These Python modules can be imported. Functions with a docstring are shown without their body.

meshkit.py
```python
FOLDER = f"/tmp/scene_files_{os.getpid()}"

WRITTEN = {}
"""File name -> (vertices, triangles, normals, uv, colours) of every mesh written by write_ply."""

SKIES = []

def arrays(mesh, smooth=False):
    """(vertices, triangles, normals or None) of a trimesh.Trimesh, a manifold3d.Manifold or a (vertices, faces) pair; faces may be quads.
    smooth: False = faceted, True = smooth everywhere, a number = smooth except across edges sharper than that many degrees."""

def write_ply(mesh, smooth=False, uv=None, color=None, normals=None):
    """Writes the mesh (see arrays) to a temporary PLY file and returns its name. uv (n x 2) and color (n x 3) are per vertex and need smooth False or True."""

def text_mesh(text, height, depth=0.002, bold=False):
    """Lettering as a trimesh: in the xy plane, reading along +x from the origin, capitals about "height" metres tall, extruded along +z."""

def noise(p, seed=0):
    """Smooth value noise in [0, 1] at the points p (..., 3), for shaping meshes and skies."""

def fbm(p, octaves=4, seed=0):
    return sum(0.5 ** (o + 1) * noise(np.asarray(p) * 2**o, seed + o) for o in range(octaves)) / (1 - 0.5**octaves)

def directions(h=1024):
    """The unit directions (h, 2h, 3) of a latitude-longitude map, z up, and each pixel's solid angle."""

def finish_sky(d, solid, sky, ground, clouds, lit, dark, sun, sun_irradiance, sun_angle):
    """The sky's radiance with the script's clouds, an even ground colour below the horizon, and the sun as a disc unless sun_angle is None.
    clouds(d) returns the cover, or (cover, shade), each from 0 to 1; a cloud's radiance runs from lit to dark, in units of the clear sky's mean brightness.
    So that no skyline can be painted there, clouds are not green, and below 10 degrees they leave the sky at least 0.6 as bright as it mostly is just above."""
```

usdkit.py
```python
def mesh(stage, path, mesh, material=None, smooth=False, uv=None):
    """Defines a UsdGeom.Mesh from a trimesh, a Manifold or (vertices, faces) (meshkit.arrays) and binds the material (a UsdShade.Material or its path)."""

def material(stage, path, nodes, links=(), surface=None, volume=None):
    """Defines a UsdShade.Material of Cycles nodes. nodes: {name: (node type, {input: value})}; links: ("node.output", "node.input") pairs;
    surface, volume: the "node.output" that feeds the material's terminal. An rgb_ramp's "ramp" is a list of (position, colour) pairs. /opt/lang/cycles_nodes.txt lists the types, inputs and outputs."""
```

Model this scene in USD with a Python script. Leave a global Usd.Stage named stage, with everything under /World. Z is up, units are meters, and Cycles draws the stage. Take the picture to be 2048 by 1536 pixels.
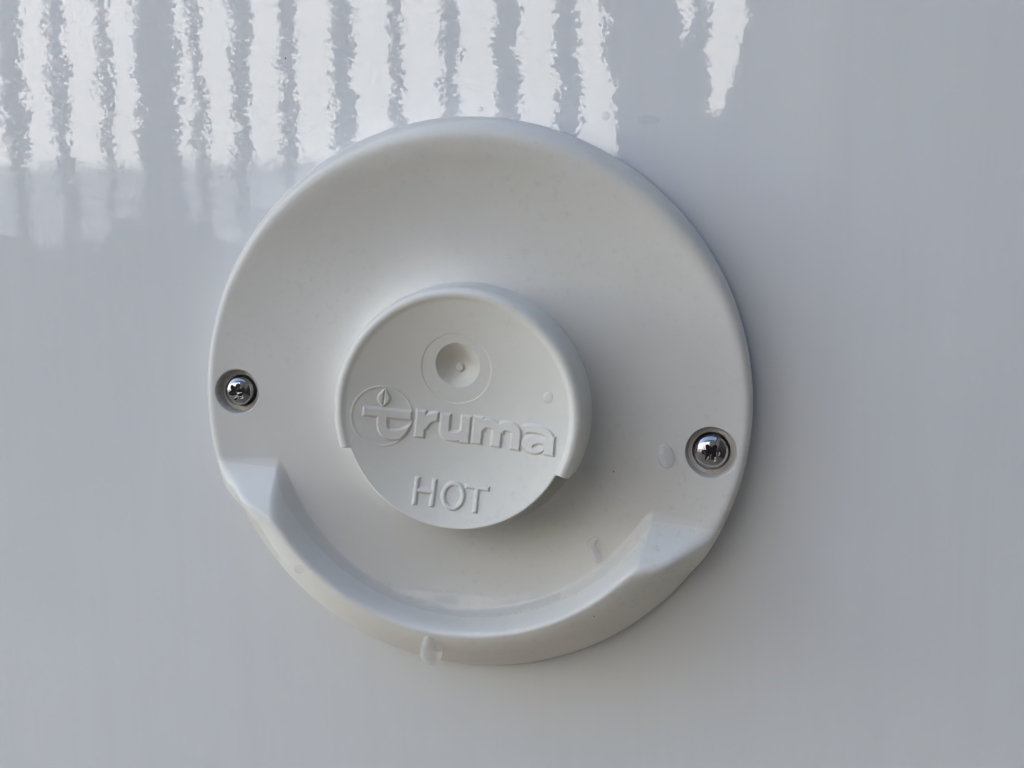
import math, numpy as np, trimesh, usdkit
from pxr import Usd, UsdGeom, UsdLux, UsdShade, Gf, Sdf, Vt
from shapely import affinity, contains_xy, union_all, prepare
from shapely.geometry import LineString, Point, Polygon, box
from scipy.ndimage import distance_transform_edt, map_coordinates

stage = Usd.Stage.CreateInMemory()
UsdGeom.SetStageUpAxis(stage, UsdGeom.Tokens.z)
UsdGeom.SetStageMetersPerUnit(stage, 1.0)
UsdGeom.Xform.Define(stage, '/World')
UsdGeom.Scope.Define(stage, '/World/Looks')

# ---------------------------------------------------------------- frame of the cowl on the wall
# wall = plane y 0, its outside towards -y; the cowl is mounted turned RHO clockwise about the wall's normal
HZ = 0.90
RHO = math.radians(6.0)
AX = np.array([[math.cos(RHO), 0, -math.sin(RHO)], [math.sin(RHO), 0, math.cos(RHO)], [0, -1, 0]])   # rows: u, v, w
ORG = np.array([0, 0, HZ])
def W(p):                                   # cowl frame in millimetres -> world metres
    return ORG + (np.asarray(p, float) * 1e-3) @ AX

# ---------------------------------------------------------------- camera
YAW, PITCH, ROLL, TX, TY, DIST = 0.17898, 0.14747, 0.09509, 9.58, 4.86, 300.0
d = np.array([math.sin(YAW) * math.cos(PITCH), math.sin(PITCH), math.cos(YAW) * math.cos(PITCH)])
CAM = np.array([TX, TY, 0]) + d * DIST
f_ = -d
r_ = np.cross(f_, [0, 1, 0]); r_ /= np.linalg.norm(r_); u_ = np.cross(r_, f_)
r_, u_ = math.cos(ROLL) * r_ + math.sin(ROLL) * u_, -math.sin(ROLL) * r_ + math.cos(ROLL) * u_
FPX = 2048 / 262.6 * DIST
def unproject(px, py, w=0.0):               # a pixel of the 2048 wide photograph -> (u, v, w) on the plane at height w
    q = f_ + ((px - 1024) * r_ - (py - 768) * u_) / FPX
    return CAM + q * ((w - CAM[2]) / q[2])
cam = UsdGeom.Camera.Define(stage, '/World/camera')
m = np.eye(4)
m[0, :3], m[1, :3], m[2, :3], m[3, :3] = r_ @ AX, u_ @ AX, -f_ @ AX, W(CAM)
cam.AddTransformOp().Set(Gf.Matrix4d(*m.ravel().tolist()))
cam.CreateHorizontalApertureAttr(36.0); cam.CreateVerticalApertureAttr(27.0)
cam.CreateFocalLengthAttr(36.0 * FPX / 2048)
cam.CreateClippingRangeAttr(Gf.Vec2f(0.01, 500))
cam.CreateFStopAttr(80.0); cam.CreateFocusDistanceAttr(0.296)
EXPOSURE = 1.92
cam.CreateExposureAttr(EXPOSURE)

# ---------------------------------------------------------------- sky and sun (the sun stands behind the wall, to the left)
SUN = np.array([-0.85, 0.53, 0.0]); SUN /= np.linalg.norm(SUN)
FY, WALL_TOP = -2.2, 3.0                    # the fence stands this far in front of the wall; the wall's top edge throws its shadow on it
SHADE = 1.105                                # height of the shadow's edge on the fence
EL = math.atan((WALL_TOP - SHADE) / (-FY / SUN[1]))
SUN = np.array([SUN[0] * math.cos(EL), SUN[1] * math.cos(EL), math.sin(EL)])
dome = UsdLux.DomeLight.Define(stage, '/World/sky')
dome.GetPrim().SetCustomDataByKey('kind', 'structure')
skym = usdkit.material(stage, '/World/Looks/sky', {
    'sky': ('sky_texture', {'sky_type': 'single_scattering', 'sun_disc': False, 'sun_elevation': EL, 'sun_rotation': math.atan2(SUN[0], SUN[1]), 'aerosol_density': 1.3, 'ozone_density': 1.0}),
    'bg': ('background_shader', {'strength': 0.15})}, [('sky.color', 'bg.color')], surface='bg.background')
UsdShade.MaterialBindingAPI.Apply(dome.GetPrim()).Bind(skym)
sun = UsdLux.DistantLight.Define(stage, '/World/sun')
sun.CreateNormalizeAttr(True); sun.CreateIntensityAttr(0.95); sun.CreateAngleAttr(0.4); sun.CreateColorAttr(Gf.Vec3f(1, 0.95, 0.88))
z_ = SUN; x_ = np.cross([0, 0, 1], z_); x_ /= np.linalg.norm(x_); y_ = np.cross(z_, x_)
m = np.eye(4); m[0, :3], m[1, :3], m[2, :3] = x_, y_, z_
sun.AddTransformOp().Set(Gf.Matrix4d(*m.ravel().tolist()))

# ---------------------------------------------------------------- materials
def mat(name, nodes, links, surface='p.BSDF', **k):
    return usdkit.material(stage, '/World/Looks/' + name, nodes, links, surface=surface, **k)

# gel coat of the wall: white, clear gloss with a fine orange peel that wobbles the reflections
wall_m = mat('gelcoat', {
    'g': ('geometry', {}),
    'nb': ('noise_texture', {'scale': 110.0, 'detail': 1.0}),
    'nm': ('noise_texture', {'scale': 380.0, 'detail': 2.0, 'roughness': 0.6}),
    'nf': ('noise_texture', {'scale': 850.0, 'detail': 1.0, 'roughness': 0.6}),
    'sb': ('vector_math', {'math_type': 'multiply_add', 'vector2': (0.010, 0.010, 0.004), 'vector3': (-0.005, -0.005, -0.002)}),
    'sm': ('vector_math', {'math_type': 'multiply_add', 'vector2': (0.010, 0.010, 0.008), 'vector3': (-0.005, -0.005, -0.004)}),
    'sf': ('vector_math', {'math_type': 'multiply_add', 'vector2': (0.011, 0.011, 0.009), 'vector3': (-0.0055, -0.0055, -0.0045)}),
    'a1': ('vector_math', {'math_type': 'add'}), 'a2': ('vector_math', {'math_type': 'add'}), 'a3': ('vector_math', {'math_type': 'add'}),
    'nn': ('vector_math', {'math_type': 'normalize'}),
    'vs': ('voronoi_texture', {'scale': 42.0, 'randomness': 1.0}),
    'lt': ('math', {'math_type': 'less_than', 'value2': 0.009}),
    'sel': ('separate_color', {}),
    'gt': ('math', {'math_type': 'greater_than', 'value2': 0.72}),
    'mu': ('math', {'math_type': 'multiply'}),
    'cm': ('noise_texture', {'scale': 9.0, 'detail': 3.0}),
    'cr': ('rgb_ramp', {'ramp': [(0.3, (0.75, 0.748, 0.742)), (0.7, (0.78, 0.777, 0.77))]}),
    'mx': ('mix_color', {'b': (0.12, 0.11, 0.10)}),
    'smp': ('mapping', {'scale': (160.0, 1.0, 9.0)}), 'sn': ('noise_texture', {'scale': 1.0, 'detail': 4.0, 'roughness': 0.65}), 'sr': ('map_range', {'from_min': 0.45, 'from_max': 0.75, 'to_min': 0.0, 'to_max': 0.10, 'clamp': True}), 'sx': ('mix_color', {'b': (0.60, 0.585, 0.55)}),
    'p': ('principled_bsdf', {'roughness': 0.55, 'specular_ior_level': 0.2, 'coat_weight': 1.0, 'coat_ior': 2.0, 'coat_roughness': 0.022})},
    [('g.position', 'nb.vector'), ('g.position', 'nm.vector'), ('g.position', 'nf.vector'),
     ('nb.color', 'sb.vector1'), ('nm.color', 'sm.vector1'), ('nf.color', 'sf.vector1'),
     ('sb.vector', 'a1.vector1'), ('sm.vector', 'a1.vector2'), ('a1.vector', 'a2.vector1'), ('sf.vector', 'a2.vector2'),
     ('a2.vector', 'a3.vector1'), ('g.normal', 'a3.vector2'), ('a3.vector', 'nn.vector1'), ('nn.vector', 'p.coat_normal'),
     ('g.position', 'vs.vector'), ('vs.distance', 'lt.value1'), ('vs.color', 'sel.color'), ('sel.r', 'gt.value1'), ('lt.value', 'mu.value1'), ('gt.value', 'mu.value2'),
     ('g.position', 'cm.vector'), ('cm.fac', 'cr.fac'), ('g.position', 'smp.vector'), ('smp.vector', 'sn.vector'), ('sn.fac', 'sr.value'), ('cr.color', 'sx.a'), ('sr.result', 'sx.fac'), ('sx.result', 'mx.a'), ('mu.value', 'mx.fac'), ('mx.result', 'p.base_color')])

def plastic(name, c0, c1, speck=0.0, rough=0.42, grime=0.25):
    return mat(name, {
        'g': ('texture_coordinate', {}),
        'n': ('noise_texture', {'scale': 35.0, 'detail': 4.0}),
        'cr': ('rgb_ramp', {'ramp': [(0.3, c0), (0.7, c1)]}),
        'v': ('voronoi_texture', {'scale': 130.0}),
        'lt': ('math', {'math_type': 'less_than', 'value2': 0.036}),
        's': ('separate_color', {}),
        'gt': ('math', {'math_type': 'greater_than', 'value2': 1.0 - speck}),
        'mu': ('math', {'math_type': 'multiply'}),
        'mx': ('mix_color', {'b': (0.30, 0.27, 0.24)}),
        'gn': ('noise_texture', {'scale': 420.0, 'detail': 5.0, 'roughness': 0.7}), 'gw': ('noise_texture', {'scale': 22.0, 'detail': 2.0}),
        'g1': ('map_range', {'from_min': 0.54, 'from_max': 0.74, 'to_min': 0.0, 'to_max': grime, 'clamp': True}), 'g2': ('map_range', {'from_min': 0.40, 'from_max': 0.68, 'to_min': 0.0, 'to_max': 1.0, 'clamp': True}),
        'gm': ('math', {'math_type': 'multiply'}), 'my': ('mix_color', {'b': (0.36, 0.33, 0.28)}),
        'f': ('noise_texture', {'scale': 2600.0, 'detail': 2.0}),
        'bp': ('bump', {'strength': 0.15, 'distance': 0.00012}),
        'p': ('principled_bsdf', {'roughness': rough, 'specular_ior_level': 0.5})},
        [('g.object', 'n.vector'), ('n.fac', 'cr.fac'), ('g.object', 'v.vector'), ('v.distance', 'lt.value1'), ('v.color', 's.color'), ('s.r', 'gt.value1'),
         ('lt.value', 'mu.value1'), ('gt.value', 'mu.value2'), ('g.object', 'gn.vector'), ('g.object', 'gw.vector'), ('gn.fac', 'g1.value'), ('gw.fac', 'g2.value'), ('g1.result', 'gm.value1'), ('g2.result', 'gm.value2'),
         ('cr.color', 'my.a'), ('gm.value', 'my.fac'), ('my.result', 'mx.a'), ('mu.value', 'mx.fac'), ('mx.result', 'p.base_color'),
         ('g.object', 'f.vector'), ('f.fac', 'bp.height'), ('bp.normal', 'p.normal')])
plate_m = plastic('cowl_plastic', (0.645, 0.62, 0.57), (0.69, 0.665, 0.615), 0.12)
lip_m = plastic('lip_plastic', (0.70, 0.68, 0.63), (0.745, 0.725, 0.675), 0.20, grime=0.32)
cap_m = plastic('cap_plastic', (0.70, 0.675, 0.61), (0.735, 0.71, 0.645), 0.02)
steel_m = mat('bright_steel', {'p': ('principled_bsdf', {'base_color': (0.45, 0.45, 0.465), 'metallic': 1.0, 'roughness': 0.09})}, [])
def water(name, clear, ior=1.45, milk=0.0):             # clear: how much passes straight through (thin films), the rest refracts
    return mat(name, {
        'fr': ('fresnel', {'IOR': ior}), 't': ('transparent_bsdf', {'color': (0.99, 0.99, 0.99)}), 'gl': ('glossy_bsdf', {'color': (1, 1, 1), 'roughness': 0.0}),
        'rf': ('glass_bsdf', {'color': (1, 1, 1), 'roughness': 0.0, 'IOR': 1.333}),
        'ge': ('geometry', {}), 'iv': ('math', {'math_type': 'subtract', 'value1': 1.0}), 'mu': ('math', {'math_type': 'multiply'}),
        'm': ('mix_closure', {}), 'm2': ('mix_closure', {'fac': clear}), 'df': ('diffuse_bsdf', {'color': (0.88, 0.89, 0.90)}), 'm3': ('mix_closure', {'fac': milk})},
        [('ge.backfacing', 'iv.value2'), ('fr.fac', 'mu.value1'), ('iv.value', 'mu.value2'), ('mu.value', 'm.fac'), ('t.BSDF', 'm.closure1'), ('gl.BSDF', 'm.closure2'),
         ('rf.BSDF', 'm2.closure1'), ('m.closure', 'm2.closure2'), ('m2.closure', 'm3.closure1'), ('df.BSDF', 'm3.closure2')], surface='m3.closure')
water_m, bead_m, puddle_m = water('water', 0.97, 1.6, 0.20), water('water_bead', 0.72, 1.7, 0.20), water('puddle_water', 0.92, 1.42, 0.06)
rubber_m = mat('dark_rubber', {'p': ('principled_bsdf', {'base_color': (0.05, 0.05, 0.052), 'roughness': 0.7})}, [])
ground_m = mat('asphalt', {
    'g': ('geometry', {}), 'n': ('noise_texture', {'scale': 60.0, 'detail': 6.0}), 'cr': ('rgb_ramp', {'ramp': [(0.3, (0.17, 0.15, 0.118)), (0.7, (0.24, 0.212, 0.17))]}),
    'p': ('principled_bsdf', {'roughness': 0.9})}, [('g.position', 'n.vector'), ('n.fac', 'cr.fac'), ('cr.color', 'p.base_color')])
fence_m = mat('white_board_paint', {
    'g': ('geometry', {}), 'mp': ('mapping', {'scale': (14, 14, 1.2)}), 'n': ('noise_texture', {'scale': 4.0, 'detail': 4.0}), 'cr': ('rgb_ramp', {'ramp': [(0.25, (0.76, 0.75, 0.72)), (0.75, (0.84, 0.83, 0.81))]}),
    'p': ('principled_bsdf', {'roughness': 0.6})}, [('g.position', 'mp.vector'), ('mp.vector', 'n.vector'), ('n.fac', 'cr.fac'), ('cr.color', 'p.base_color')])
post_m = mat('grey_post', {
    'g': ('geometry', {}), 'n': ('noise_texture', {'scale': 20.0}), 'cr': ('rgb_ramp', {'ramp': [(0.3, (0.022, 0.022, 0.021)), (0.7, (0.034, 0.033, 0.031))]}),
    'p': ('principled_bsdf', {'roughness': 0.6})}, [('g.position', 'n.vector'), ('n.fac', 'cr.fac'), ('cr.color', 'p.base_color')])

# ---------------------------------------------------------------- scene helpers
taken = {}
def numbered(parent, name):
    k = taken.get((parent, name), 0); taken[(parent, name)] = k + 1
    return f'{parent}/{name}' + (f'_{k:03d}' if k else '')
def tag(prim, label=None, cat=None, group=None, kind=None):
    for k, v in (('label', label), ('category', cat), ('group', group), ('kind', kind)):
        if v: prim.SetCustomDataByKey(k, v)
    return prim
def thing(name, label, cat, group=None, at=None):        # an Xform whose children are its parts, in the cowl's frame unless told otherwise
    x = UsdGeom.Xform.Define(stage, numbered('/World', name))
    if at is None:
        m = np.eye(4); m[:3, :3] = AX; m[3, :3] = ORG
        x.AddTransformOp().Set(Gf.Matrix4d(*m.ravel().tolist()))
    else:
        x.AddTranslateOp().Set(Gf.Vec3d(*map(float, at)))
    return tag(x.GetPrim(), label, cat, group)
def put(parent, name, mesh, material, smooth=30, label=None, mm=True):
    path = numbered(str(parent if isinstance(parent, str) else parent.GetPath()), name)
    if mm:
        mesh = mesh.copy(); mesh.apply_scale(1e-3)
    pr = usdkit.mesh(stage, path, mesh, material, smooth=smooth).GetPrim()
    return tag(pr, label)
def put_raw(parent, name, v, f, n, material, label=None):   # vertices in mm with given normals; unused vertices dropped
    use, inv = np.unique(f, return_inverse=True)
    path = numbered(str(parent.GetPath()), name)
    g = UsdGeom.Mesh.Define(stage, path)
    g.CreatePointsAttr(Vt.Vec3fArray.FromNumpy((v[use] * 1e-3).astype(np.float32)))
    g.CreateFaceVertexCountsAttr(Vt.IntArray.FromNumpy(np.full(len(f), f.shape[1], np.int32)))
    g.CreateFaceVertexIndicesAttr(Vt.IntArray.FromNumpy(inv.reshape(-1).astype(np.int32)))
    g.CreateSubdivisionSchemeAttr('none')
    g.CreateNormalsAttr(Vt.Vec3fArray.FromNumpy(n[use].astype(np.float32))); g.SetNormalsInterpolation('vertex')
    UsdShade.MaterialBindingAPI.Apply(g.GetPrim()).Bind(material)
    return tag(g.GetPrim(), label)
def grid_normals(P, wrap):                  # P: rows x columns x 3; columns wrap round when wrap
    if wrap:
        dc = np.roll(P, -1, 1) - np.roll(P, 1, 1)
    else:
        dc = np.gradient(P, axis=1)
    n = np.cross(dc, np.gradient(P, axis=0))
    n /= np.maximum(np.linalg.norm(n, axis=-1, keepdims=True), 1e-12)
    return n
def grid_faces(nr, nc, wrap):
    i, j = np.meshgrid(np.arange(nr - 1), np.arange(nc if wrap else nc - 1), indexing='ij')
    k = (j + 1) % nc
    return np.stack([i * nc + j, i * nc + k, (i + 1) * nc + k, (i + 1) * nc + j], -1).reshape(-1, 4)
def smin(a, b, k):
    h = np.maximum(k - np.abs(a - b), 0) / k
    return np.minimum(a, b) - h * h * k * 0.25
def smax(a, b, k): return -smin(-a, -b, k)
def sstep(x, a, b):
    t = np.clip((x - a) / (b - a), 0, 1); return t * t * (3 - 2 * t)

# ---------------------------------------------------------------- setting: wall, ground, fence seen mirrored in the gel coat
wall = thing('wall', 'glossy white caravan side wall behind the round cowl, mirroring pale stripes at its top left', 'wall', at=(0, 0, 0))
wb = trimesh.creation.box(extents=(12.0, 0.05, WALL_TOP - 0.25)); wb.apply_translation((-3.0, 0.025, 0.25 + (WALL_TOP - 0.25) / 2))
put(wall, 'panel', wb, wall_m, smooth=False, mm=False)

g = trimesh.creation.box(extents=(120, 120, 0.1)); g.apply_translation((0, 0, -0.05))
tag(put('/World', 'ground', g, ground_m, smooth=False, mm=False), kind='structure')

def mirrored(px, py):                        # the point of the fence plane that the wall mirrors at that spot of the picture
    P, Cw = W(unproject(px, py)), W(CAM)
    q = P - Cw; q = q * [1, -1, 1]
    t = (FY - P[1]) / q[1]
    return P + q * t
# ---FENCE---
fence = thing('board_fence', 'sunlit white upright board fence seen only as pale stripes mirrored in the wall', 'fence', at=(0, FY, 0))
Z_LOW = mirrored(300, 460)[2]
rng = np.random.default_rng(7)
stripes = [(-60, -20, -22, 16), (33, 84, 60, 112), (120, 185, 150, 208), (218, 264, 232, 278), (347, 371, 367, 390), (396, 456, 418, 468), (498, 556, 502, 560),
           (590, 660, 596, 668), (705, 776, 710, 780), (803, 880, 812, 884), (915, 987, 922, 992), (1033, 1106, 1044, 1122), (1152, 1206, 1166, 1240)]
for a0, a1, b0, b1 in stripes:
    A0, A1, B0, B1 = mirrored(a0, 0), mirrored(a1, 0), mirrored(b0, 330), mirrored(b1, 330)
    def at_z(P, Q, z): return P[0] + (Q[0] - P[0]) * (z - P[2]) / (Q[2] - P[2])
    z0, z1 = Z_LOW - rng.uniform(-0.05, 0.04), 2.9
    pts = [(at_z(A0, B0, z0), z0), (at_z(A1, B1, z0), z0), (at_z(A1, B1, z1), z1), (at_z(A0, B0, z1), z1)]
    b = trimesh.creation.extrude_polygon(Polygon(pts).buffer(0), 0.022)
    b.vertices = b.vertices[:, [0, 2, 1]] * [1, -1, 1]; b.invert() if b.volume < 0 else None
    put(fence, 'board', b, fence_m, smooth=False, mm=False)

xl = mirrored(-75, 160)[0] - 0.03             # the same boards go on to the left, out of the picture
for k in range(34):
    b = trimesh.creation.box(bounds=[(xl - 0.078, 0, Z_LOW), (xl, 0.022, 2.9)]); put(fence, 'board', b, fence_m, smooth=False, mm=False)
    xl -= 0.108
# two shorter pieces hang at the right end of the fence
for px in ([(1352, -60), (1390, -60), (1386, 40), (1377, 92), (1369, 60)], [(1418, -80), (1488, -80), (1494, 35), (1474, 120), (1444, 226), (1420, 236), (1412, 215), (1424, 120), (1420, 40)]):
    q = np.array([mirrored(*p)[[0, 2]] for p in px])
    b = trimesh.creation.extrude_polygon(Polygon(q).buffer(0), 0.022)
    b.vertices = b.vertices[:, [0, 2, 1]] * [1, -1, 1]; b.invert() if b.volume < 0 else None
    put(fence, 'board', b, fence_m, smooth=False, mm=False, label='short board with a pointed lower end')
fx = [mirrored(1520, 0)[0] + 0.1, xl]
for x0 in np.linspace(fx[0], fx[1], 4):
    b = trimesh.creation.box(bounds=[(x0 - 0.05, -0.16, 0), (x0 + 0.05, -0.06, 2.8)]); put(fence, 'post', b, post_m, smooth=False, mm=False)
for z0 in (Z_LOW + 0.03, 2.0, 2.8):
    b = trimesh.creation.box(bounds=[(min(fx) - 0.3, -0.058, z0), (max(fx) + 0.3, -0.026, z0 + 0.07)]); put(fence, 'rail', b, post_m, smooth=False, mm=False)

# dark buildings that close the yard to the front and to the right; they show only in the gloss and keep the sky to the left and above
def dark_block(name, label, lo, hi):
    lo, hi = np.array(lo, float), np.array(hi, float)
    x = thing(name, label, 'building', at=((lo[0] + hi[0]) / 2, (lo[1] + hi[1]) / 2, lo[2]))
    o = np.array([(lo[0] + hi[0]) / 2, (lo[1] + hi[1]) / 2, lo[2]])
    b = trimesh.creation.box(bounds=[lo - o, hi - o]); put(x, 'wall', b, post_m, smooth=False, mm=False)
    rb = trimesh.creation.box(bounds=[np.array([lo[0] - .15, lo[1] - .15, hi[2]]) - o, np.array([hi[0] + .15, hi[1] + .15, hi[2] + .18]) - o]); put(x, 'roof', rb, post_m, smooth=False, mm=False)
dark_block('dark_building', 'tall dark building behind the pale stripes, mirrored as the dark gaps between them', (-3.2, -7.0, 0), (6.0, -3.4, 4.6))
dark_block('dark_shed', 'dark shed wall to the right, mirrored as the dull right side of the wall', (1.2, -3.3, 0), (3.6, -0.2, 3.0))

# ---------------------------------------------------------------- the flue cowl
cowl = thing('flue_cowl', 'round white plastic flue cowl with raised centre cap and drip lip on the caravan wall', 'flue cowl')
CV = -1.5                                    # centre of the cap lies a little below the centre of the plate
HOLES = [(-61.6, -4.8, 0.0), (61.6, -4.8, 0.45)]      # the right seat is a little wider
R0 = 70.6
def dish(r, v): return 5.2 + (1.7 + 5.6 * (v / np.maximum(r, 1)) ** 2) * ((r - 34) / 32) ** 2 * np.where(r > 34, 1, 0.25)
LIFT = 1.2                                   # the plate stands on a thin gasket
def surface(u, v):
    r = np.hypot(u, v)
    rc = np.hypot(u, v - CV)
    base = dish(r, v) + 2.6 * np.exp(-np.maximum(rc - 31, 0) / 3.6)
    # outer edge: rounded rim, and the drafted flank of the lip
    t = np.clip((R0 - r) / 11.4, 0, None)
    ramp = 7.9 + 0.90 * (-25.0 - v)
    rim = 1.6 * (v / np.maximum(r, 1)) ** 2 + np.where(r > 64.1, 4.6 + 5.6 * np.sqrt(np.clip(1 - ((r - 64.1) / 6.5) ** 2, 0, None)), 10.2 + 0.04 * (64.1 - r) ** 2) + 0.9 * sstep(R0 - r, 2.2, 9.0) * np.maximum(smax(ramp - 8.2, 0 * r, 1.0), 0)
    flank = 1.5 + 16.5 * np.clip(t, 0, 3) ** 0.9
    w = sstep(-v, 30.0, 38.0)
    env = rim * (1 - w) + flank * w
    inner = 6.3 + (r - 53.3) * 2.7
    lip = smin(smin(ramp, inner, 4.2), 16.3 + 0 * r, 4.0)
    body = smax(base, lip, 2.4)
    z = smin(body, env, 2.0 + 4.0 * w)
    for hu, hv, wd in HOLES:
        dd = np.hypot(u - hu, v - hv)
        z = smin(z, 3.7 + np.maximum(dd - 5.35 - wd, 0) * 7.0, 0.8)
        z = np.where(dd < 4.6 + wd, smin(z, 1.2 + np.maximum(dd - 3.95 - wd, 0) * 14, 0.3), z)
    return z + LIFT
NT = 1680
th = np.arange(NT) / NT * 2 * np.pi
inner_r = np.concatenate([[22.0], np.linspace(27, 52, 90)[:-1], np.linspace(52, R0 - 0.8, 110)])
edge_r = R0 - 0.8 * np.linspace(1, 0, 14)[1:] ** 2
rr = np.concatenate([inner_r, edge_r])
U, V = rr[:, None] * np.cos(th), rr[:, None] * np.sin(th)
Z = surface(U, V)
zr = Z[-1:]
P = np.stack([U, V, Z], -1)
skirt = [np.stack([U[-1], V[-1], 0.6 + (zr[0] - 0.6) * k], -1) for k in (0.995, 0.8, 0.55, 0.3, 0.1, 0.0)]
P = np.concatenate([P, np.stack(skirt)], 0)
N = -grid_normals(P, True)
if N[40, 0, 2] < 0: N = -N
F = grid_faces(len(P), NT, True)[:, ::-1]
v_, n_ = P.reshape(-1, 3), N.reshape(-1, 3)
c = v_[F].mean(1)
if np.cross(v_[F[0, 1]] - v_[F[0, 0]], v_[F[0, 2]] - v_[F[0, 0]])[2] < 0: F = F[:, ::-1]
rcn = np.hypot(c[:, 0], c[:, 1])
seatL, seatR = (np.hypot(c[:, 0] - h[0], c[:, 1] - h[1]) < 5.9 for h in HOLES)
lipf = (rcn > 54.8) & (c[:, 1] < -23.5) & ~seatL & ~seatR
plate = put_raw(cowl, 'base_plate', v_, F[~(lipf | seatL | seatR)], n_, plate_m)
put_raw(cowl, 'drip_lip', v_, F[lipf], n_, lip_m)
for s in (seatL, seatR): put_raw(plate, 'screw_seat', v_, F[s], n_, plate_m)

ga = np.linspace(0, 2 * np.pi, 241)[:-1]
gk = trimesh.creation.extrude_polygon(Point(0, 0).buffer(R0 - 0.35, quad_segs=60).difference(Point(0, 0).buffer(R0 - 4, quad_segs=60)), 0.75)
put(cowl, 'gasket', gk, rubber_m, smooth=30)

# screws: domed heads with a six lobe recess
def screw(hu, hv, wd, turn):
    rs, hr = 5.7 + wd, 3.72 + wd                        # radius of the dome and of the head
    zc = 7.3 - rs
    ph = np.linspace(math.asin((hr - 0.15) / rs), 0, 20)
    prof = np.array([[0, 0.6], [hr, 0.6], [hr, zc + math.sqrt(rs * rs - hr * hr) - 0.25]] + [[rs * math.sin(x), zc + rs * math.cos(x)] for x in ph])
    prof[-1, 0] = 0
    head = trimesh.creation.revolve(prof, sections=96)
    t = np.linspace(0, 2 * np.pi, 97)[:-1]
    rad = 1.92 + 0.45 * np.cos(6 * t) - 0.05 * np.cos(12 * t)
    star = trimesh.creation.extrude_polygon(Polygon(np.c_[rad * np.cos(t), rad * np.sin(t)]), 4.0)
    star.apply_translation((0, 0, 4.2))
    h = trimesh.boolean.difference([head, star], engine='manifold')
    h.apply_transform(trimesh.transformations.rotation_matrix(turn, (0, 0, 1)))
    h.apply_translation((hu, hv, LIFT))
    return h
put(cowl, 'screw', screw(*HOLES[0], 0.35), steel_m, smooth=35)
put(cowl, 'screw', screw(*HOLES[1], 0.05), steel_m, smooth=35)

# ---- cap: shell over the upper part, dished face, open at the bottom
RIM_Z, FACE_Z, CUT = 20.3, 15.2, -12.4        # CUT: v from the cap's centre at which the shell ends
def face_z(x, y):
    r = np.hypot(x, y)
    return FACE_Z + (RIM_Z - 0.35 - FACE_Z) * (np.clip(r, 0, 40) / 28.6) ** 2
def pix(px, py):                             # pixel -> cap coordinates on the face
    w = 17.0
    for _ in range(6):
        q = unproject(px, py, w); w = float(face_z(q[0], q[1] - CV))
    return np.array([q[0], q[1] - CV])
DIMP, DRING, EMB = pix(915.5, 730), pix(913, 737), pix(764.6, 832)
def face_full(x, y):
    z = face_z(x, y)
    dr = np.hypot(x - DRING[0], y - DRING[1]); z = z - 0.09 * (1 - sstep(dr, 8.5, 8.9))
    e = np.hypot((x - EMB[0]), (y - EMB[1])); z = z + 0.13 * np.exp(-((e - 7.35) / 0.26) ** 2)
    q = np.hypot(x - DIMP[0], y - DIMP[1])
    z = smin(z, z + np.minimum(0, ((q / 5.6) ** 2 - 1) * 2.9), 0.25)
    z = z + 0.75 * (1 - sstep(np.hypot(x - DIMP[0] - 0.1, y - DIMP[1] + 0.9), 0.55, 1.25))
    return z
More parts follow.
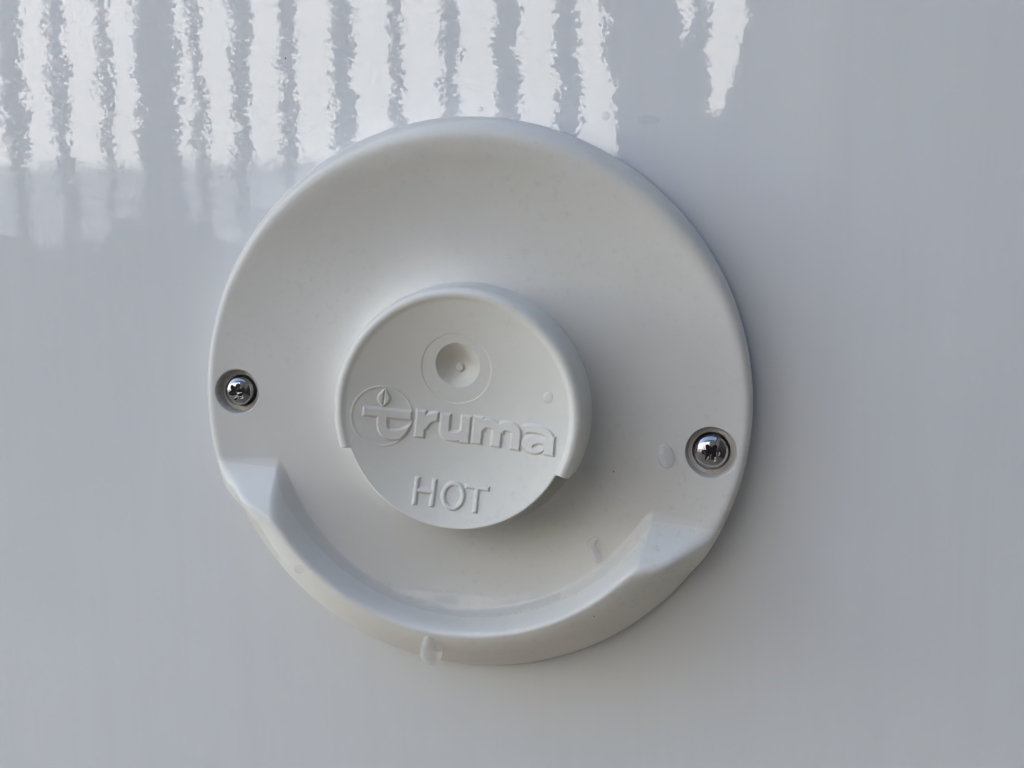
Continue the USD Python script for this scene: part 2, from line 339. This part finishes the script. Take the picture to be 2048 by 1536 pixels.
# the face: everything inside the rim, and below the cut a free edge of radius RD
RD, RS = 27.9, 31.35
def outline(a):                              # outer radius of the front at an angle
    y0 = RS * np.sin(a)
    k = sstep(y0, CUT - 0.35, CUT + 0.35)
    return RD + (RS - RD) * k
NA = 1500
al = np.arange(NA) / NA * 2 * np.pi
ro = outline(al)[None, :]
s = np.concatenate([np.linspace(0.004, 1, 200)[:-1]])[:, None]
k_up = (ro - RD) / (RS - RD)                 # 1 on the shell, 0 on the free edge
rin = RD * 1.0
Xf, Yf = s * rin * np.cos(al), s * rin * np.sin(al)
rows = [np.stack([Xf, Yf, face_full(Xf, Yf)], -1)]
zf = face_full(rin * np.cos(al), rin * np.sin(al))
up_r = [28.2, 28.6, 29.0, 29.5, 30.0, 30.4, 30.7, 30.95, 31.12, 31.25, 31.35, 31.38, 31.5, 31.8, 32.0, 32.2]
up_z = [19.80, 20.08, 20.25, 20.3, 20.20, 20.00, 19.72, 19.35, 18.90, 18.3, 17.6, 16.0, 13.0, 9.5, 7.0, 4.5]
dn_r = [28.0, 28.15, 28.28, 28.38, 28.42, 28.42, 28.4, 28.3, 28.1, 27.9, 27.6, 27.2, 25.0, 22.0, 19.0, 17.0]
dn_z = [0.02, 0.0, -0.05, -0.14, -0.3, -0.7, -1.3, -1.9, -2.25, -2.45, -2.5, -2.5, -2.5, -2.5, -2.5, -2.5]
for i in range(len(up_r)):
    ri = dn_r[i] + (up_r[i] - dn_r[i]) * k_up[0]
    zd = zf + dn_z[i] if i < 10 else np.minimum(zf + dn_z[i], face_z(dn_r[i], 0.0) - 2.2)
    zi = zd * (1 - k_up[0]) + up_z[i] * k_up[0]
    rows.append(np.stack([ri * np.cos(al), ri * np.sin(al), zi], -1)[None])
Pc = np.concatenate(rows, 0)
Nc = grid_normals(Pc, True)
if Nc[100, 0, 2] < 0: Nc = -Nc
Fc = grid_faces(len(Pc), NA, True)
vc, nc = Pc.reshape(-1, 3) + [0, CV, 0], Nc.reshape(-1, 3)
if np.cross(vc[Fc[0, 1]] - vc[Fc[0, 0]], vc[Fc[0, 2]] - vc[Fc[0, 0]])[2] < 0: Fc = Fc[:, ::-1]
ring = np.arange(len(Fc)) // NA
colf = np.arange(len(Fc)) % NA
low = k_up[0][colf] < 0.5
facef = (ring < 199) | (low & (ring < 215))
cap = put_raw(cowl, 'cap', vc, Fc[facef], nc, cap_m)
put_raw(cowl, 'cap_rim', vc, Fc[~facef], nc, cap_m)
# inside of the open cap: shell thickness, and the flue pipe behind the face
def arc_prism(r0, r1, a0, a1, z0, z1, n=160):
    a = np.linspace(a0, a1, n)
    poly = Polygon(np.r_[np.c_[r1 * np.cos(a), r1 * np.sin(a)], np.c_[r0 * np.cos(a[::-1]), r0 * np.sin(a[::-1])]])
    m = trimesh.creation.extrude_polygon(poly, z1 - z0); m.apply_translation((0, CV, z0)); return m
a_cut = math.asin((CUT + 0.2) / RS)
put(cowl, 'shell_wall', arc_prism(28.6, 31.2, a_cut + 0.012, math.pi - a_cut - 0.012, 5.2, 17.6), cap_m)
pp = arc_prism(15.0, 17.2, 0, 2 * math.pi - 1e-6, 5.0, 10.5, 120)
put(cowl, 'flue_pipe', pp, steel_m)

# ---- raised lettering on the face
RES = 0.04
def emboss(parent, name, poly, height=0.45, slope=0.85, material=cap_m):   # poly in cap coordinates (mm)
    x0, y0, x1, y1 = poly.bounds
    pad = 0.5
    xs, ys = np.arange(x0 - pad, x1 + pad, RES), np.arange(y0 - pad, y1 + pad, RES)
    X, Y = np.meshgrid(xs, ys)
    prepare(poly)
    inside = contains_xy(poly, X, Y)
    sd = np.where(inside, distance_transform_edt(inside), -distance_transform_edt(~inside)) * RES
    st = 2
    X, Y, sd = X[::st, ::st], Y[::st, ::st], sd[::st, ::st]
    h = height * sstep(sd, -slope * 0.55, slope * 0.45)
    z = face_full(X, Y) + h - 0.05 * (1 - sstep(sd, -slope * 0.9, -slope * 0.5))
    Pg = np.stack([X, Y + CV, z], -1)
    n = grid_normals(Pg, False)
    if n[0, 0, 2] < 0: n = -n
    f = grid_faces(*X.shape, False)
    keep = (sd.reshape(-1)[f] > -slope * 0.95).any(1)
    f = f[keep]
    v = Pg.reshape(-1, 3)
    if np.cross(v[f[0, 1]] - v[f[0, 0]], v[f[0, 2]] - v[f[0, 0]])[2] < 0: f = f[:, ::-1]
    return put_raw(parent, name, v, f, n.reshape(-1, 3), material)

def stroke(pts, w, cap='flat', join='round'): return LineString(pts).buffer(w / 2, cap_style=cap, join_style=join, quad_segs=12)
def curve(pts, n=24):                        # smooth curve through control points (Bezier)
    pts = np.asarray(pts, float); t = np.linspace(0, 1, n)[:, None]; k = len(pts) - 1
    return sum(math.comb(k, i) * (1 - t) ** (k - i) * t ** i * pts[i] for i in range(k + 1))
SW = 2.35
def glyph(ch, w, h=6.7):
    s_ = SW / 2
    if ch == 'r':
        return union_all([box(0, 0, SW, h), stroke(np.r_[[(s_, 2.6)], curve([(SW - 0.3, 3.1), (2.9, h - SW / 2 + 0.1), (w, h - SW / 2)])], SW)]).intersection(box(0, 0, w, h))
    if ch == 'u':
        bowl = np.r_[[(s_, h)], curve([(s_, 2.6), (s_, SW * 0.45), (w / 2 - 0.3, SW * 0.45), (w - SW, SW * 0.5), (w - s_ - 0.2, 2.6)])]
        return union_all([stroke(bowl, SW), box(w - SW, 0, w, h)]).intersection(box(0, -0.12, w, h))
    if ch == 'm':
        c = w / 2
        def arch(x0, x1): return np.r_[curve([(x0, 3.6), (x0 + 0.3, h - s_ + 0.2), (x0 + 1.6, h - s_), (x1, h - s_ + 0.25), (x1, 3.8)]), [(x1, 0)]]
        return union_all([box(0, 0, SW, h), stroke(arch(s_ + 0.4, c), SW), stroke(arch(c + 0.4, w - s_), SW)]).intersection(box(0, 0, w, h + 0.12))
    if ch == 'a':
        top = curve([(0.25, h - SW * 0.62), (1.2, h - 0.75), (w / 2, h - 0.75), (w - s_ - 0.2, h - 0.85), (w - s_, 3.8)])
        stem = np.r_[top, [(w - s_, 0)]]
        bowl = Point(0, 0).buffer(1, quad_segs=24)
        bowl = affinity.translate(affinity.scale(bowl, 3.0, 2.05), 2.95, 1.9)
        bowl = bowl.union(box(2.9, 2.35, w - 1, 3.95))
        hole = affinity.translate(affinity.rotate(affinity.scale(Point(0, 0).buffer(1, quad_segs=16), 1.35, 0.55), 14), 4.05, 1.75)
        return union_all([stroke(stem, 1.9), box(w - SW - 0.1, 0, w, 4.6), bowl]).difference(hole).buffer(0)
def place(poly, px0, py0, px1, py1, w):      # baseline from the first pixel to the second, which lies w along x
    a, b = pix(px0, py0), pix(px1, py1)
    e = (b - a) / w
    ang = math.atan2(e[1], e[0])
    sc = np.hypot(*e)
    return affinity.translate(affinity.rotate(affinity.scale(poly, sc, 1.0, origin=(0, 0)), ang, origin=(0, 0), use_radians=True), a[0], a[1])
for ch, w, bx in (('r', 5.4, (829, 873, 872.5, 878)), ('u', 7.4, (878, 880, 938, 887)), ('m', 11.8, (943, 886, 1039, 901)), ('a', 8.0, (1043, 902, 1107, 912))):
    emboss(cap, 'letter', place(glyph(ch, w), *bx, w))
# the t: long cross bar, stem running into a curve, both ending on the emblem's ring
tb = [pix(727, 822), pix(825, 832)]
ring_in = Point(*EMB).buffer(7.2, quad_segs=48)
st = [pix(765.5, 832), pix(765.5, 850), pix(768, 866), pix(790, 871.5), pix(812, 869), pix(828, 856)]
cross = stroke(tb, 2.15)
stem = stroke(np.r_[[st[0], st[1]], curve([st[1] + (st[2] - st[1]) * 0.15, st[2], st[3] - [1.5, 0.3], st[3], st[4], st[5]])], 2.5)
emboss(cap, 'letter', union_all([cross, stem]).intersection(ring_in))
fl = pix(768.5, 796)
for sgn in (-1, 1):
    leaf = np.r_[curve([(0.12 * sgn, -1.9), (2.0 * sgn, -0.6), (1.5 * sgn, 0.6), (0.12 * sgn, 2.1)]), curve([(0.12 * sgn, 2.1), (0.3 * sgn, 0.5), (0.5 * sgn, -0.4), (0.12 * sgn, -1.9)])]
    emboss(cap, 'flame', affinity.translate(affinity.rotate(Polygon(leaf).buffer(0.12), -3), *fl), height=0.4, slope=0.65)
# HOT, thin sans capitals
def thin(ch):
    s_, h = 0.92, 6.5
    if ch == 'H': return union_all([stroke([(0.5, 0), (0.5, h)], s_), stroke([(4.85, 0), (4.85, h)], s_), stroke([(0.5, h * 0.53), (4.85, h * 0.53)], s_)])
    if ch == 'O':
        e = affinity.translate(affinity.scale(Point(0, 0).buffer(1, quad_segs=32), 2.9, 3.4), 2.9, h / 2)
        return e.difference(affinity.translate(affinity.scale(Point(0, 0).buffer(1, quad_segs=32), 2.0, 2.5), 2.9, h / 2))
    return union_all([stroke([(0, h - s_ / 2), (5.4, h - s_ / 2)], s_), stroke([(2.7, 0), (2.7, h - 0.2)], s_)])
for ch, w, bx in (('H', 5.35, (824.5, 1008, 867, 1013)), ('O', 5.8, (880, 1015.5, 925.5, 1022)), ('T', 5.4, (926, 1022, 972, 1028.5))):
    emboss(cap, 'letter', place(thin(ch), *bx, w), height=0.38, slope=0.75)

# ---------------------------------------------------------------- water
def on_surface(px, py, surf):                # pixel -> point on a height field
    w = 8.0
    for _ in range(12):
        q = unproject(px, py, w); w = 0.5 * w + 0.5 * float(surf(q[0], q[1]))
    return np.array([q[0], q[1], w])
def blob(pts_px, surf):
    q = np.array([on_surface(a, b, surf)[:2] for a, b in pts_px])
    poly = Polygon(q).buffer(0.5, quad_segs=8).buffer(-0.5).buffer(-0.3).buffer(0.3)
    x0, y0, x1, y1 = poly.bounds
    res = max((x1 - x0), (y1 - y0)) / 80
    X, Y = np.meshgrid(np.arange(x0 - 2 * res, x1 + 3 * res, res), np.arange(y0 - 2 * res, y1 + 3 * res, res))
    prepare(poly)
    ins = contains_xy(poly, X, Y)
    return X, Y, distance_transform_edt(ins) * res
def flat_drop(name, pts_px, height, label, surf, cat='water drop', soft=None, m=None):
    X, Y, dist = blob(pts_px, surf)
    mx = soft or dist.max()
    hgt = height * np.sqrt(np.clip(1 - (1 - np.clip(dist / mx, 0, 1)) ** 2, 0, None))
    top = surf(X, Y) + hgt
    bot = surf(X, Y) - 0.25
    top = np.where(dist > 0, top, bot + 0.01)
    vt = np.stack([X, Y, top], -1).reshape(-1, 3); vb = np.stack([X, Y, bot], -1).reshape(-1, 3)
    f = grid_faces(*X.shape, False); keep = (dist.reshape(-1)[f] > 0).any(1); f = f[keep]
    n = len(vt)
    t = trimesh.Trimesh(np.r_[vt, vb], np.r_[f[:, [0, 1, 2]], f[:, [0, 2, 3]], f[:, [2, 1, 0]] + n, f[:, [3, 2, 0]] + n], process=False)
    # close the sides
    e = np.r_[f[:, [0, 1]], f[:, [1, 2]], f[:, [2, 3]], f[:, [3, 0]]]
    und = {}
    for a, b in e.tolist(): und[(a, b)] = 1
    side = [(a, b) for a, b in und if (b, a) not in und]
    sf = np.array([[b, a, a + n] for a, b in side] + [[b, a + n, b + n] for a, b in side])
    t = trimesh.Trimesh(t.vertices, np.r_[t.faces, sf], process=False)
    t.remove_unreferenced_vertices()
    if t.volume < 0: t.invert()
    x = thing(name, label, cat)
    put(x, 'water', t, m or water_m, smooth=50)
    return x

def oval(cx, cy, a, b, ang=0.0, n=28):
    t = np.arange(n) / n * 2 * np.pi; c, q = math.cos(ang), math.sin(ang)
    return [(cx + a * math.cos(k) * c - b * math.sin(k) * q, cy + a * math.cos(k) * q + b * math.sin(k) * c) for k in t]
def flat_wall(u, v): return 0.0 * u + 0.0
def cap_face(u, v): return face_full(u, v - CV)
flat_drop('water_drop', oval(1331, 912, 17, 25, -0.3), 1.7, 'round clear water drop on the plate just left of the right screw', surface)
flat_drop('water_drop', [(1172, 1084), (1186, 1073), (1197, 1076), (1191, 1092), (1200, 1106), (1203, 1120), (1194, 1127), (1184, 1112), (1178, 1099)], 1.5, 'crooked hook shaped water drop on the plate above the right end of the lip', surface)
flat_drop('water_drop', oval(1096, 795, 9, 12, 0.3), 0.3, 'faint tiny water drop on the cap face near its right rim', cap_face)
flat_drop('water_drop', oval(960, 218, 6, 5), 0.22, 'tiny water drop on the wall just above the top of the cowl', flat_wall)
flat_drop('water_drop', oval(1211, 232, 9, 9), 0.25, 'tiny water drop on the wall in the last wide pale stripe', flat_wall)
flat_drop('water_drop', oval(1296, 239, 25, 9, 0.05), 0.07, 'flat smeared water drop on the wall right of the last wide pale stripe', flat_wall, m=puddle_m)
flat_drop('water_drop', oval(599, 1138, 10, 9), 0.16, 'thin ring like water spot on the lower left flank of the lip', surface)
flat_drop('puddle', [(768, 1160), (800, 1172), (870, 1180), (940, 1186), (1010, 1190), (1080, 1192), (1118, 1186), (1128, 1192), (1085, 1212), (1020, 1228), (950, 1230), (880, 1220), (825, 1200), (790, 1182)], 0.42, 'shallow puddle of water held behind the drip lip', surface, 'puddle', soft=0.9, m=puddle_m)
# the drop that hangs from the lip's lower edge: a neck on the flank that swells into a round bead
a, b, c_ = on_surface(859, 1280, surface), on_surface(861, 1288, surface), on_surface(865, 1296, surface)
import manifold3d as m3
def ball(p, r, n=48): return m3.Manifold.sphere(r, n).translate([float(k) for k in p])
drop = m3.Manifold.batch_boolean([m3.Manifold.batch_hull([ball(a - [0, 0, 0.5], 1.7), ball(b + [0, 0, 0.2], 2.3)]), m3.Manifold.batch_hull([ball(b + [0, 0, 0.2], 2.3), ball(c_ + [0, -1.0, 1.0], 2.9)])], m3.OpType.Add).refine_to_length(0.25)
dm = drop.to_mesh()
dt = trimesh.Trimesh(dm.vert_properties[:, :3], dm.tri_verts, process=True)
trimesh.smoothing.filter_taubin(dt, iterations=30)
x = thing('water_drop', 'clear water drop hanging from the lower edge of the drip lip', 'water drop')
put(x, 'water', dt, bead_m, smooth=True)
